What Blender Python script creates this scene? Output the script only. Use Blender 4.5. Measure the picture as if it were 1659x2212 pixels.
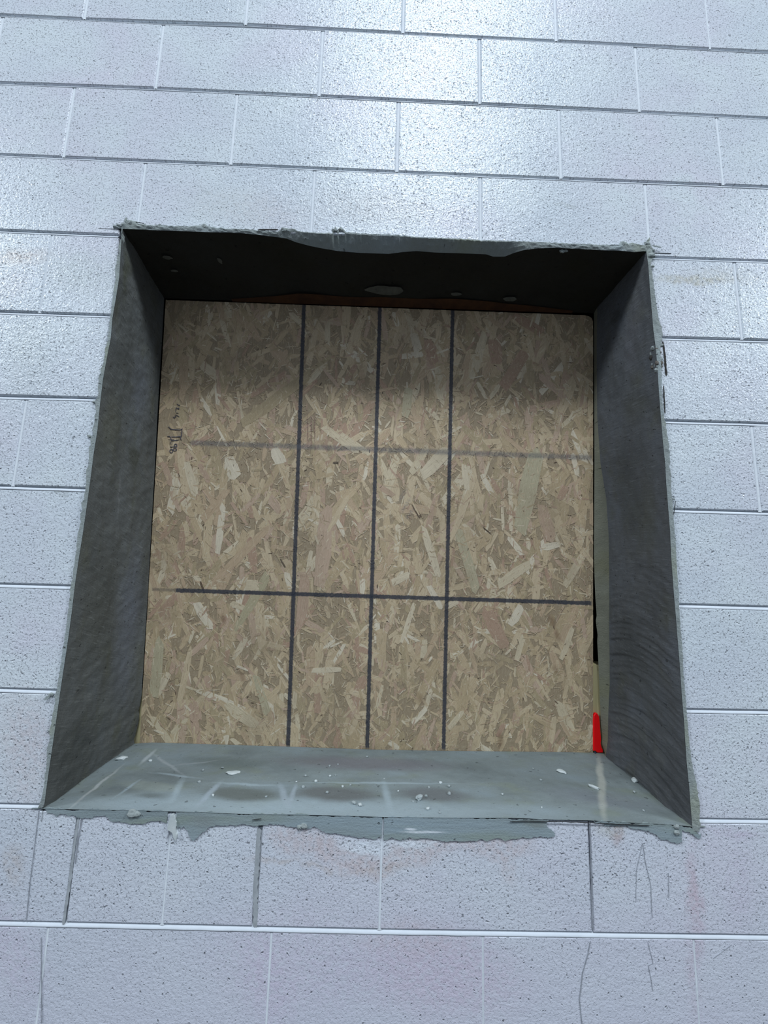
import bpy, math, random
from mathutils import Vector, Matrix, noise
random.seed(7)
for o in list(bpy.data.objects): bpy.data.objects.remove(o)
SC = bpy.context.scene
COL = SC.collection

# ---------------------------------------------------------------- camera
# world: x right, y into the wall, z up; wall face is the plane y = 0, z = 0 is the bed joint at the sill
F = 831.0
RX, RY, RZ = -0.13511997, -0.01446537, 0.03041056
CAM = Vector((-0.02281107, -0.81820667, 0.47438585))
def _rot():
    mx = Matrix.Rotation(RX, 3, 'X'); my = Matrix.Rotation(RY, 3, 'Y'); mz = Matrix.Rotation(RZ, 3, 'Z')
    base = Matrix(((1, 0, 0), (0, 0, -1), (0, 1, 0)))
    return mz @ my @ mx @ base            # rows: image right, image down, forward
ROT = _rot()
cam_d = bpy.data.cameras.new('camera'); cam = bpy.data.objects.new('camera', cam_d); COL.objects.link(cam)
cam_d.sensor_fit = 'HORIZONTAL'; cam_d.sensor_width = 36.0; cam_d.lens = 36.0 * F / 1659.0
cam_d.clip_start = 0.01; cam_d.clip_end = 100
r, d, f = ROT[0], ROT[1], ROT[2]
cam.matrix_world = Matrix(((r[0], -d[0], -f[0], CAM[0]), (r[1], -d[1], -f[1], CAM[1]), (r[2], -d[2], -f[2], CAM[2]), (0, 0, 0, 1)))
SC.camera = cam

# ---------------------------------------------------------------- light
W = bpy.data.worlds.new('hall_air'); SC.world = W; W.use_nodes = True
bg = W.node_tree.nodes['Background']; bg.inputs[0].default_value = (0.70, 0.82, 1.0, 1); bg.inputs[1].default_value = 0.36
def area(name, loc, target, sx, sy, power, col):
    L = bpy.data.lights.new(name, 'AREA'); L.shape = 'RECTANGLE'; L.size = sx; L.size_y = sy; L.energy = power; L.color = col
    o = bpy.data.objects.new(name, L); COL.objects.link(o); o.location = loc
    o.rotation_euler = (Vector(target) - Vector(loc)).to_track_quat('-Z', 'Y').to_euler(); return o
LC = (0.82, 0.91, 1.0)
area('high_bay_light', (0.66, -5.0, 8.55), (0, 0, 0.8), 2.0, 1.5, 540, LC)
area('high_bay_light', (-12.0, -5.5, 8.6), (0, 0, 0.8), 2.0, 1.5, 900, LC)
area('high_bay_light', (12.5, -5.5, 8.6), (0, 0, 0.8), 2.0, 1.5, 900, LC)
SC.view_settings.view_transform = 'Standard'; SC.view_settings.look = 'None'
SC.view_settings.exposure = 0.0; SC.view_settings.gamma = 1.0; SC.view_settings.use_curve_mapping = False

# ---------------------------------------------------------------- helpers
PK, PC = 0.08965, 0.308                     # the board leans a little: its face is the plane y = PC - PK * z
def plane_y(z): return PC - PK * z
def ray(px, py):
    return Vector(((px - 829.5) / F, (py - 1106) / F, 1.0)) @ ROT
def at(px, py, y=0.0):
    v = ray(px, py); t = (y - CAM[1]) / v[1]; return CAM + v * t
def on_board(px, py, off=0.0):
    v = ray(px, py); t = (PC + off - CAM[1] - PK * CAM[2]) / (v[1] + PK * v[2]); return CAM + v * t
def link(name, mesh, mat=None, parent=None, smooth=False):
    o = bpy.data.objects.new(name, mesh); COL.objects.link(o)
    if mat: mesh.materials.append(mat)
    if parent: o.parent = parent
    if smooth:
        for p in mesh.polygons: p.use_smooth = True
    return o
def empty(name, loc=(0, 0, 0)):
    o = bpy.data.objects.new(name, None); COL.objects.link(o); o.location = loc; o.empty_display_size = .05; return o
def tag(o, label=None, cat=None, group=None, kind=None):
    if label: o['label'] = label
    if cat: o['category'] = cat
    if group: o['group'] = group
    if kind: o['kind'] = kind
    return o
def mesh_from(name, verts, faces, uvf=None, uvname='flat', extra=None):
    m = bpy.data.meshes.new(name); m.from_pydata([tuple(v) for v in verts], [], faces); m.update()
    if uvf:
        l = m.uv_layers.new(name=uvname)
        for lp in m.loops: l.data[lp.index].uv = uvf(m.vertices[lp.vertex_index].co)
    return m
UVXZ = lambda c: (c.x, c.z)
UVYZ = lambda c: (c.y, c.z)
UVXY = lambda c: (c.x, c.y)
def interp(x, xs, ys):
    if x <= xs[0]: return ys[0]
    for i in range(1, len(xs)):
        if x <= xs[i]:
            t = (x - xs[i-1]) / max(1e-9, xs[i] - xs[i-1]); return ys[i-1] + t * (ys[i] - ys[i-1])
    return ys[-1]
def fbm(v, o=4): return noise.fractal(v, 1.0, 2.0, o)

# node helpers
class NT:
    def __init__(s, name):
        s.m = bpy.data.materials.new(name); s.m.use_nodes = True; s.t = s.m.node_tree; s.n = s.t.nodes
        s.b = s.n['Principled BSDF']
    def new(s, typ, **kw):
        nd = s.n.new(typ)
        for k, v in kw.items(): setattr(nd, k, v)
        return nd
    def put(s, sock, v):
        if hasattr(v, 'links') or isinstance(v, bpy.types.NodeSocket): s.t.links.new(v, sock)
        else:
            if sock.type == 'RGBA' and len(v) == 3: v = (*v, 1)
            sock.default_value = v
    def uv(s, name): return s.new('ShaderNodeUVMap', uv_map=name).outputs[0]
    def math(s, op, a, b=None, c=None, clamp=False):
        nd = s.new('ShaderNodeMath', operation=op, use_clamp=clamp)
        for i, v in enumerate((a, b, c)):
            if v is not None: s.put(nd.inputs[i], v)
        return nd.outputs[0]
    def vmath(s, op, a, b=None):
        nd = s.new('ShaderNodeVectorMath', operation=op); s.put(nd.inputs[0], a)
        if b is not None: s.put(nd.inputs[1], b)
        return nd.outputs['Value'] if op in ('LENGTH', 'DOT_PRODUCT') else nd.outputs[0]
    def mapping(s, v, loc=(0, 0, 0), rot=(0, 0, 0), scale=(1, 1, 1), typ='POINT'):
        nd = s.new('ShaderNodeMapping', vector_type=typ); s.put(nd.inputs[0], v)
        nd.inputs[1].default_value = loc; nd.inputs[2].default_value = rot; nd.inputs[3].default_value = scale
        return nd.outputs[0]
    def noise(s, v, scale, detail=3, rough=.55, dist=0, col=False):
        nd = s.new('ShaderNodeTexNoise'); s.put(nd.inputs['Vector'], v)
        nd.inputs['Scale'].default_value = scale; nd.inputs['Detail'].default_value = detail
        nd.inputs['Roughness'].default_value = rough; nd.inputs['Distortion'].default_value = dist
        return nd.outputs[1 if col else 0]
    def rng(s, v, a, b, c=0., d=1., typ='SMOOTHSTEP'):
        nd = s.new('ShaderNodeMapRange', interpolation_type=typ); s.put(nd.inputs[0], v)
        for i, x in enumerate((a, b, c, d)): s.put(nd.inputs[i + 1], x)
        return nd.outputs[0]
    def mix(s, fac, a, b, mode='MIX'):
        nd = s.new('ShaderNodeMix', data_type='RGBA', blend_type=mode); s.put(nd.inputs[0], fac)
        s.put(nd.inputs[6], a); s.put(nd.inputs[7], b); return nd.outputs[2]
    def ramp(s, v, stops):
        nd = s.new('ShaderNodeValToRGB'); e = nd.color_ramp.elements
        while len(e) > 1: e.remove(e[0])
        e[0].position = stops[0][0]; e[0].color = (*stops[0][1], 1)
        for p, c in stops[1:]: k = e.new(p); k.color = (*c, 1)
        s.put(nd.inputs[0], v); return nd.outputs[0]
    def bump(s, h, strength, dist, prev=None):
        nd = s.new('ShaderNodeBump'); nd.inputs['Strength'].default_value = strength; nd.inputs['Distance'].default_value = dist
        s.put(nd.inputs['Height'], h)
        if prev is not None: s.put(nd.inputs['Normal'], prev)
        return nd.outputs[0]
    def blob(s, col, v, p0, p1, w, color, strength, soft=.6, box=False):
        """a stain: ellipse (or bar) along p0-p1 in the surface's own 2-D coordinates, half width w"""
        a = math.atan2(p1[1] - p0[1], p1[0] - p0[0]); L = math.hypot(p1[0] - p0[0], p1[1] - p0[1]) / 2
        q = s.mapping(v, ((p0[0] + p1[0]) / 2, (p0[1] + p1[1]) / 2, 0), (0, 0, a), (L + (0 if box else w * .5), w, 1), 'TEXTURE')
        if box:
            sp = s.new('ShaderNodeSeparateXYZ'); s.put(sp.inputs[0], q)
            k = s.math('MULTIPLY', s.rng(s.math('ABSOLUTE', sp.outputs[0]), .985, 1., 1, 0), s.rng(s.math('ABSOLUTE', sp.outputs[1]), 1 - soft, 1 + soft * .5, 1, 0))
        else:
            k = s.rng(s.vmath('LENGTH', q), 1 - soft, 1 + soft * .6, 1, 0)
        if isinstance(strength, (int, float)): k = s.math('MULTIPLY', k, float(strength))
        else: k = s.math('MULTIPLY', k, strength)
        return s.mix(k, col, color)
    def out(s, col, rough, normal=None, spec=.5):
        s.put(s.b.inputs['Base Color'], col); s.put(s.b.inputs['Roughness'], rough)
        s.b.inputs['Specular IOR Level'].default_value = spec
        if normal is not None: s.put(s.b.inputs['Normal'], normal)
        return s.m

def P2(px, py):                              # wall-face coordinates (x, z) of a spot measured on the photograph
    w = at(px, py, 0); return (w.x, w.z)

# ---------------------------------------------------------------- materials
def mat_paint():
    n = NT('painted_block'); uv = n.uv('flat')
    wv = n.vmath('ADD', uv, n.vmath('SCALE', n.vmath('SUBTRACT', n.noise(uv, 14, 3, col=True), (.5, .5, .5)), None))
    wv.node.inputs[1].default_value = (0, 0, 0)
    sc = wv.node.inputs[1].links[0].from_node; sc.inputs['Scale'].default_value = .05
    n1 = n.noise(uv, 2.2, 2); n2 = n.noise(n.mapping(uv, (3, 7, 0)), 6, 3)
    col = n.ramp(n1, [(.3, (.61, .68, .73)), (.5, (.66, .705, .76)), (.7, (.69, .68, .76))])
    col = n.mix(n.rng(n2, .35, .75), col, (.71, .77, .80))
    grit = n.noise(uv, 90, 2)
    speck = n.rng(grit, .35, .6, .35, 1.0)
    PINK = (.62, .54, .55); BEI = (.54, .47, .43); GRY = (.40, .43, .43); OLV = (.50, .49, .42); MAU = (.62, .52, .66)
    def st(p, q, w, c, k, soft=.7):
        nonlocal col
        col = n.blob(col, wv, P2(*p), P2(*q), w, c, n.math('MULTIPLY', speck, k), soft)
    sx = n.new('ShaderNodeSeparateXYZ'); n.put(sx.inputs[0], wv)
    lowz = n.rng(sx.outputs[1], -.45, .25, .75, 0.)
    col = n.mix(lowz, col, (.635, .64, .725))  # mauve paint low down, darkened too to carry the light's falloff
    st((1425, 606), (1585, 606), .012, OLV, .85, .7); st((1500, 590), (1640, 600), .02, OLV, .40, .9)
    st((0, 552), (90, 556), .022, (.62, .50, .42), .55, .9); st((110, 575), (240, 600), .05, (.52, .58, .57), .45)
    st((60, 690), (75, 850), .05, (.55, .60, .60), .35); st((120, 1063), (150, 1064), .008, GRY, .8)
    st((700, 440), (930, 455), .05, (.52, .50, .48), .38); st((420, 430), (660, 470), .05, (.54, .52, .50), .30)
    st((1205, 440), (1245, 445), .010, GRY, .5); st((430, 410), (450, 415), .006, GRY, .4)
    st((30, 1500), (60, 1600), .05, PINK, .25); st((60, 1560), (60, 1720), .05, PINK, .38); st((15, 610), (40, 620), .04, PINK, .25)
    st((25, 1830), (45, 1900), .02, BEI, .45); st((0, 1960), (60, 2150), .05, MAU, .35)
    # wavy worn band under the sill
    for a, b, w in (((590, 1800), (700, 1825), .030), ((680, 1830), (790, 1862), .030), ((760, 1865), (850, 1872), .022), ((840, 1850), (960, 1828), .028), ((950, 1822), (1150, 1822), .024)):
        st(a, b, w, PINK, .60, .45)
    for a, b, w in (((760, 1882), (880, 1872), .008), ((540, 1852), (640, 1858), .007), ((640, 1862), (740, 1890), .007)):
        st(a, b, w, BEI, .5, .8)
    st((730, 1815), (830, 1836), .010, (.80, .86, .92), .8, .5); st((840, 1825), (950, 1818), .006, (.80, .86, .92), .8, .5)
    st((1080, 1845), (1110, 1900), .016, PINK, .4)
    st((820, 2080), (1090, 2120), .075, (.62, .48, .60), .42); st((500, 2060), (800, 2100), .09, MAU, .3)
    st((780, 2020), (1000, 2030), .03, PINK, .3); st((560, 2050), (600, 2200), .05, MAU, .3)
    st((1325, 1782), (1342, 1822), .012, (.45, .33, .32), .65, .8); st((1290, 1785), (1350, 1790), .02, OLV, .5, .8)
    st((1500, 1830), (1502, 2190), .016, (.58, .47, .55), .5, .8); st((1495, 1860), (1500, 1990), .014, (.60, .45, .50), .4, .9)
    st((1590, 1830), (1600, 1980), .03, MAU, .25); st((1380, 1200), (1640, 1230), .02, (.74, .76, .80), .2)
    st((1600, 1385), (1605, 1395), .006, GRY, .7, .8); st((1540, 1790), (1640, 1805), .01, MAU, .4, .9)
    # pore shade painted into the colour, pits and the orange-peel of the roller
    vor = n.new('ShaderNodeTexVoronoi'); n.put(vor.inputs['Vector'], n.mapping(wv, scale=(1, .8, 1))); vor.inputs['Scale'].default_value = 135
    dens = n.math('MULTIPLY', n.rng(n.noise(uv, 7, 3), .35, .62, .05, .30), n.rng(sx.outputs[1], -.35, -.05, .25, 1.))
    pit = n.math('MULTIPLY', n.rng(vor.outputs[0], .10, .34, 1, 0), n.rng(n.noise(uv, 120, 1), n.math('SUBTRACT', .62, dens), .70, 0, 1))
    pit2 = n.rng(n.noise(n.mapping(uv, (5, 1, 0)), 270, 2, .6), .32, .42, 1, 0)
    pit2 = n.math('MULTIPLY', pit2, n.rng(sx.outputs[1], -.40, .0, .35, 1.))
    pit_shade = n.math('MAXIMUM', pit, n.math('MULTIPLY', pit2, .6))
    col = n.mix(n.math('MULTIPLY', pit_shade, .78), col, (.24, .26, .29))
    h = n.math('ADD', n.math('MULTIPLY', n.noise(uv, 190, 3, .6), .55), n.math('MULTIPLY', n.noise(uv, 60, 3, .5), .5))
    h = n.math('SUBTRACT', h, n.math('MULTIPLY', pit, .8))
    h = n.math('SUBTRACT', h, n.math('MULTIPLY', pit2, .55))
    return n.out(col, n.rng(grit, .3, .7, .20, .36), n.bump(h, 1.0, .0020), .42)

def mat_cement(name, uvn, base=(.118, .124, .118), stains=(), grain=(1, 1), rough=.9, speckle=.5, bumpd=.0016, warp=.03, streak=0.0):
    n = NT(name); uv = n.uv(uvn)
    wv = n.vmath('ADD', uv, n.vmath('SCALE', n.vmath('SUBTRACT', n.noise(uv, 18, 3, col=True), (.5, .5, .5)), None))
    sc = wv.node.inputs[1].links[0].from_node; sc.inputs['Scale'].default_value = warp
    st = n.mapping(uv, scale=(grain[0], grain[1], 1))
    b = Vector(base)
    a = n.noise(st, 5, 4, .6)
    col = n.ramp(a, [(.3, tuple(b * .72)), (.5, tuple(b)), (.7, (b.x * 1.10, b.y * 1.14, b.z * 1.22))])
    col = n.mix(n.rng(n.noise(n.mapping(st, (4, 2, 0)), 9, 3), .5, .72, 0, .55), col, (b.x * .95, b.y * .93, b.z * .70))
    for (p0, p1, w, c, k, soft) in stains: col = n.blob(col, wv, p0, p1, w, c, k, soft)
    g = n.noise(uv, 260, 3, .65); col = n.mix(n.rng(g, .60, .75, 0, speckle), col, tuple(b * 1.9))
    col = n.mix(n.rng(g, .28, .40, speckle, 0), col, tuple(b * .45))
    pits = n.rng(n.noise(n.mapping(uv, (9, 3, 0)), 75, 2, .5), .25, .33, 1, 0)
    col = n.mix(n.math('MULTIPLY', pits, .6), col, tuple(b * .3))
    if streak:                               # drag marks left by the trowel
        sk = n.noise(n.mapping(n.mapping(uv, rot=(0, 0, streak)), scale=(26, 240, 1)), 1.0, 4, .65)
        col = n.mix(n.rng(sk, .56, .72, 0, .55), col, tuple(b * 1.9)); col = n.mix(n.rng(sk, .30, .42, .6, 0), col, tuple(b * .45)); g = n.math('ADD', n.math('MULTIPLY', g, .6), n.math('MULTIPLY', sk, .9))
    h = n.math('ADD', n.math('MULTIPLY', g, .9), n.math('ADD', n.noise(st, 55, 4, .6), n.math('MULTIPLY', pits, -1.2)))
    return n.out(col, rough, n.bump(h, .9, bumpd), .25)

def mat_plain(name, c1, c2, scale=20, rough=.8, bumpd=.0005, spec=.4, stretch=(1, 1, 1)):
    n = NT(name); tc = n.new('ShaderNodeTexCoord'); v = n.mapping(tc.outputs['Object'], scale=stretch)
    k = n.noise(v, scale, 4, .6)
    return n.out(n.ramp(k, [(.3, c1), (.7, c2)]), rough, n.bump(n.noise(v, scale * 3, 3), .6, bumpd), spec)

def PB(px, py):                              # board-face coordinates (x, z)
    w = on_board(px, py); return (w.x, w.z)
def mat_board():
    n = NT('strand_wood'); uv = n.uv('board'); g = n.uv('grain')
    att = n.new('ShaderNodeVertexColor', layer_name='Col'); col = att.outputs[0]
    str1 = n.noise(n.mapping(g, scale=(22, 700, 1)), 1.0, 4, .65)
    col = n.mix(n.rng(str1, .36, .64, .55, 0), col, n.mix(.5, col, (.20, .13, .07)))
    str2 = n.noise(n.mapping(g, scale=(30, 1300, 1)), 1.0, 3, .6)
    col = n.mix(n.rng(str2, .55, .75, 0, .35), col, (.80, .70, .52))
    blot = n.noise(uv, 7, 3); col = n.mix(n.rng(blot, .48, .72, 0, .45), col, (.36, .28, .18))
    fw = n.vmath('ADD', uv, n.vmath('MULTIPLY', n.vmath('SUBTRACT', n.noise(uv, 9, 3, col=True), (.5, .5, .5)), (.10, .10, 0)))
    f1 = n.noise(n.mapping(fw, scale=(330, 70, 1)), 1.0, 4, .7); f2 = n.noise(n.mapping(n.mapping(fw, rot=(0, 0, .8)), scale=(420, 90, 1)), 1.0, 4, .7)
    fib = n.math('MULTIPLY', n.math('ADD', f1, f2), .5)
    col = n.mix(n.rng(fib, .52, .64, 0, .50), col, (.74, .64, .46)); col = n.mix(n.rng(fib, .34, .46, .60, 0), col, (.17, .12, .07))
    wv = n.vmath('ADD', uv, n.vmath('SCALE', n.vmath('SUBTRACT', n.noise(uv, 160, 3, col=True), (.5, .5, .5)), None))
    sc = wv.node.inputs[1].links[0].from_node; sc.inputs['Scale'].default_value = .006
    INK = (.045, .05, .065); nz = n.noise(uv, 230, 3, .7)
    full = n.rng(nz, .25, .45, .70, .93); weak = n.rng(nz, .3, .7, .30, .62)
    for a, b, w, k in (((657, 650), (622, 1616), .0060, full), ((821, 655), (793, 1620), .0058, full), ((978, 664), (958, 1624), .0058, full), ((375, 1275), (1281, 1303), .0062, full)):
        col = n.blob(col, wv, PB(*a), PB(*b), w, INK, k, .35, True)
    col = n.blob(col, wv, PB(328, 1273), PB(378, 1275), .005, INK, weak, .7, True)
    col = n.blob(col, wv, PB(408, 956), PB(1281, 989), .0085, (.12, .125, .14), n.rng(nz, .3, .7, .35, .70), .7, True)
    for a, b in (((862, 1082), (880, 1052)), ((866, 1110), (885, 1078)), ((878, 1122), (893, 1098))):
        col = n.blob(col, wv, PB(*a), PB(*b), .006, (.16, .15, .17), n.rng(nz, .4, .6, 0, .55), .8)
    for x in (664, 672, 679):
        col = n.blob(col, wv, PB(x, 893), PB(x + 1, 965), .0022, (.20, .10, .09), n.rng(nz, .35, .6, .1, .75), .6)
    for a, b, w, k in (((1187, 1330), (1196, 1352), .010, .5), ((1200, 1362), (1208, 1385), .008, .5), ((1196, 1440), (1204, 1456), .008, .4), ((1080, 1585), (1082, 1615), .010, .5), ((905, 1500), (915, 1520), .010, .35), ((1155, 1222), (1160, 1226), .006, .6), ((480, 1330), (484, 1345), .007, .5), ((520, 1440), (526, 1475), .008, .35)):
        col = n.blob(col, wv, PB(*a), PB(*b), w, (.17, .085, .045), k, .8)
    h = n.math('ADD', n.math('ADD', str1, n.math('MULTIPLY', str2, .6)), fib)
    return n.out(col, .62, n.bump(h, .45, .0007), .35)

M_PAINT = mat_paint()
def J(px, py, X):                            # (y, z) on a jamb standing near x = X
    v = ray(px, py); t = (X - CAM[0]) / v[0]; w = CAM + v * t; return (w.y, w.z)
def S(px, py):                               # (x, y) on the sill
    v = ray(px, py); t = (-0.005 - .055 * CAM[1] - CAM[2]) / (v[2] + .055 * v[1]); w = CAM + v * t; return (w.x, w.y)
DK = (.06, .066, .063); GRN = (.09, .096, .06); BLU = (.15, .165, .20); OLI = (.235, .225, .155)
M_JL = mat_cement('cement_render_left', 'flat', stains=[
    (J(285, 960, -.647), J(290, 1010, -.647), .022, (.07, .073, .055), .7, .6), (J(215, 1250, -.647), J(200, 1420, -.647), .06, (.09, .092, .078), .6, .8),
    (J(290, 1200, -.647), J(270, 1500, -.647), .05, BLU, .5, .8), (J(140, 1640, -.647), J(200, 1600, -.647), .08, DK, .55, .8),
    (J(270, 540, -.647), J(262, 620, -.647), .012, GRN, .6, .7), (J(300, 780, -.647), J(300, 900, -.647), .04, BLU, .35, .8),
    (J(245, 860, -.647), J(215, 1000, -.647), .03, (.125, .125, .09), .5, .8), (J(258, 1020, -.647), J(250, 1120, -.647), .004, (.22, .225, .225), .4, .8)], grain=(2.2, .8), streak=.35)
M_JR = mat_cement('cement_render_right', 'flat', base=(.102, .108, .114), stains=[
    (J(1385, 640, .61), J(1375, 800, .61), .03, (.15, .15, .165), .4, .8), (J(1400, 1040, .61), J(1405, 1200, .61), .03, (.085, .088, .07), .5, .8),
    (J(1370, 860, .61), J(1385, 900, .61), .035, (.085, .088, .075), .5, .8), (J(1350, 1000, .61), J(1365, 1150, .61), .05, DK, .45, .8),
    (J(1340, 1350, .61), J(1400, 1500, .61), .06, DK, .4, .9), (J(1345, 680, .61), J(1350, 690, .61), .02, DK, .8, .7)], grain=(1.4, 1.0), streak=-.08)
M_BACKEDGE = mat_cement('cement_fillet', 'flat', base=(.19, .19, .145), grain=(1, 1))
PAL = (.34, .41, .44)
M_SILL = mat_cement('cement_sill', 'flat', base=(.20, .235, .235), speckle=.35, bumpd=.0008, warp=.012, grain=(1.0, 1.6), stains=[
    (S(200, 1736), S(1200, 1752), .042, PAL, .75, .7),
    (S(620, 1640), S(960, 1650), .040, (.150,.148,.158), .85, .6), (S(400, 1640), S(560, 1650), .03, (.135,.160,.150), .8, .7),
    (S(1060, 1650), S(1300, 1660), .045, (0.195, 0.226, 0.226), .6, .8), (S(1200, 1710), S(1400, 1730), .035, (0.211, 0.234, 0.257), .6, .8),
    (S(270, 1690), S(385, 1705), .018, (.24, .275, .255), .85, .45), (S(300, 1717), S(355, 1719), .010, (.12,.14,.135), .7, .8),
    (S(455, 1708), S(590, 1716), .028, (.135,.152,.142), .95, .45), (S(650, 1708), S(800, 1714), .030, (.135,.145,.143), .95, .5),
    (S(870, 1708), S(1000, 1716), .028, (.140,.150,.152), .9, .5),
    (S(262, 1655), S(150, 1745), .004, (0.390, 0.413, 0.406), .8, .7), (S(305, 1650), S(335, 1622), .006, (0.390, 0.429, 0.437), .8, .7),
    (S(328, 1628), S(395, 1672), .004, (0.328, 0.359, 0.367), .7, .8), (S(330, 1668), S(430, 1680), .004, PAL, .7, .8), (S(252, 1718), S(300, 1685), .004, PAL, .8, .8),
    (S(360, 1655), S(480, 1640), .003, (0.312, 0.335, 0.343), .5, .8), (S(395, 1680), S(370, 1730), .008, PAL, .6, .8),
    (S(428, 1738), S(475, 1690), .008, (0.335, 0.390, 0.429), .8, .7), (S(605, 1692), S(622, 1738), .008, (0.335, 0.390, 0.429), .7, .7), (S(640, 1690), S(625, 1738), .006, (0.335, 0.390, 0.429), .7, .7),
    (S(470, 1690), S(600, 1693), .005, PAL, .6, .8), (S(830, 1690), S(845, 1750), .008, PAL, .7, .8), (S(640, 1686), S(1000, 1690), .004, PAL, .6, .8),
    (S(1293, 1632), S(1305, 1765), .009, (.42, .43, .38), .75, .6)])
M_STRIP = mat_cement('cement_lip', 'flat', base=(.31, .345, .335), grain=(1, 1), speckle=.3)
M_SMEAR = mat_cement('cement_smear', 'flat', base=(.27, .325, .335), grain=(.35, 3), speckle=.2, bumpd=.0009, warp=.006, stains=[
    (P2(870, 1795), P2(960, 1797), .0022, (.70, .75, .78), .9, .5), (P2(875, 1789), P2(900, 1790), .0022, (.70, .75, .78), .9, .5),
    (P2(1130, 1775), P2(1180, 1780), .008, (.20, .22, .20), .6, .7), (P2(420, 1770), P2(460, 1775), .012, (.24, .27, .27), .6, .7)])
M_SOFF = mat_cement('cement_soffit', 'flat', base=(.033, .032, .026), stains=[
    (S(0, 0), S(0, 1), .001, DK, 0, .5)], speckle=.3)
M_PATCH = mat_plain('pale_patch', (.10, .105, .09), (.16, .165, .145), 60, .9)
M_RUST = mat_plain('rusty_steel', (.05, .018, .008), (.10, .038, .012), 30, .7)
M_BOARD = mat_board()
M_TIMBER = mat_plain('yellow_timber', (.66, .56, .28), (.80, .70, .40), 9, .7, stretch=(6, 6, .6))
M_RED = mat_plain('red_plastic', (.95, .0, .004), (1.0, .004, .006), 10, .45)
M_NAVY = mat_plain('navy_plastic', (.02, .025, .08), (.03, .035, .10), 10, .5)
M_INK = mat_plain('ink', (.05, .05, .075), (.13, .12, .13), 300, .7)
M_DARK = mat_plain('void_black', (.015, .015, .014), (.03, .03, .028), 10, .95)
M_DARK2 = mat_plain('hole_shade', (.02, .018, .016), (.05, .045, .04), 50, .95)  # near-black colour painting the shade inside gaps and voids
M_CRACK = mat_plain('crack_grey', (.20, .215, .24), (.38, .40, .44), 80, .9)  # plain grey for the crack ribbons
M_JOINT = mat_plain('painted_joint', (.62, .665, .71), (.68, .72, .765), 25, .65, .0010, .2)
M_HEADJ = mat_plain('painted_head_joint', (.74, .79, .83), (.80, .84, .88), 25, .6, .0010, .2)
M_GROOVE = mat_plain('grey_joint_mortar', (.30, .325, .34), (.45, .48, .50), 60, .9)
M_FLOOR = mat_plain('floor_concrete', (.035, .035, .036), (.055, .055, .055), 3, .8)
M_CHIP = mat_plain('pale_mortar_chip', (.48, .53, .53), (.60, .64, .63), 60, .9)
M_CRUMB = mat_plain('grey_mortar_crumb', (.27, .31, .31), (.40, .44, .44), 60, .9)

# ---------------------------------------------------------------- setting: wall of painted block
B, C = .4064, .2032
beds_px = {9: [(0, 33), (350, 50), (530, 54), (829, 70), (1659, 113)], 8: [(0, 180), (345, 192), (829, 215), (1659, 256)],
    7: [(0, 335), (829, 371), (1659, 405)], 6: [(0, 499), (262, 510), (1412, 557), (1659, 565)], 5: [(0, 675), (235, 683), (1433, 731), (1659, 737)],
    4: [(0, 858), (211, 863), (1439, 911), (1659, 917)], 3: [(0, 1052), (178, 1058), (1454, 1103), (1659, 1109)],
    2: [(0, 1265), (154, 1269), (1469, 1309), (1659, 1314.5)], 1: [(0, 1491), (120, 1495), (1483, 1536), (1659, 1539)],
    0: [(0, 1741), (81, 1743), (1515, 1773.5), (1659, 1775)], -1: [(0, 1995), (829, 2014), (1659, 2026)]}
BEDS = {k: ([P2(*p)[0] for p in v], [P2(*p)[1] for p in v]) for k, v in beds_px.items()}
def bed(k, x):
    if k in BEDS: return interp(x, *BEDS[k])
    if k > 9: return bed(9, x) + (k - 9) * C
    return bed(-1, x) + (k + 1) * C
perp_px = {(9, -1.0): (531.5, 36), (9, 0): (871, 40), (9, 1): (1200.3, 41), (9, 2): (1530, 61),
    (8, -1.5): (344, 121), (8, -.5): (693, 140), (8, .5): (1036, 154), (8, 1.5): (1377, 170),
    (7, -2): (148, 266), (7, -1): (504.5, 280), (7, 0): (859, 297), (7, 1): (1209.7, 311), (7, 2): (1557, 337),
    (6, -1.5): (305.5, 418), (6, -.5): (675.5, 436), (6, .5): (1038, 453), (6, 1.5): (1398, 458),
    (5, -2): (97, 595), (5, 2): (1597.5, 670), (3, -2): (42, 952), (3, 2): (1634, 1012),
    (-1, -1): (360, 1875), (-1, 0): (822.5, 1887), (-1, 1): (1277, 1895), (-2, -.5): (580, 2120), (-2, .5): (1044, 2120), (-2, 1.5): (1505, 2120)}
def perp(r, u):
    return P2(*perp_px[(r, u)])[0] if (r, u) in perp_px else u * B
XL, XR, ZB, ZT = -.660, .628, -.036, 1.256   # rough opening in the block
CORE_Y = .0060
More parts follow.
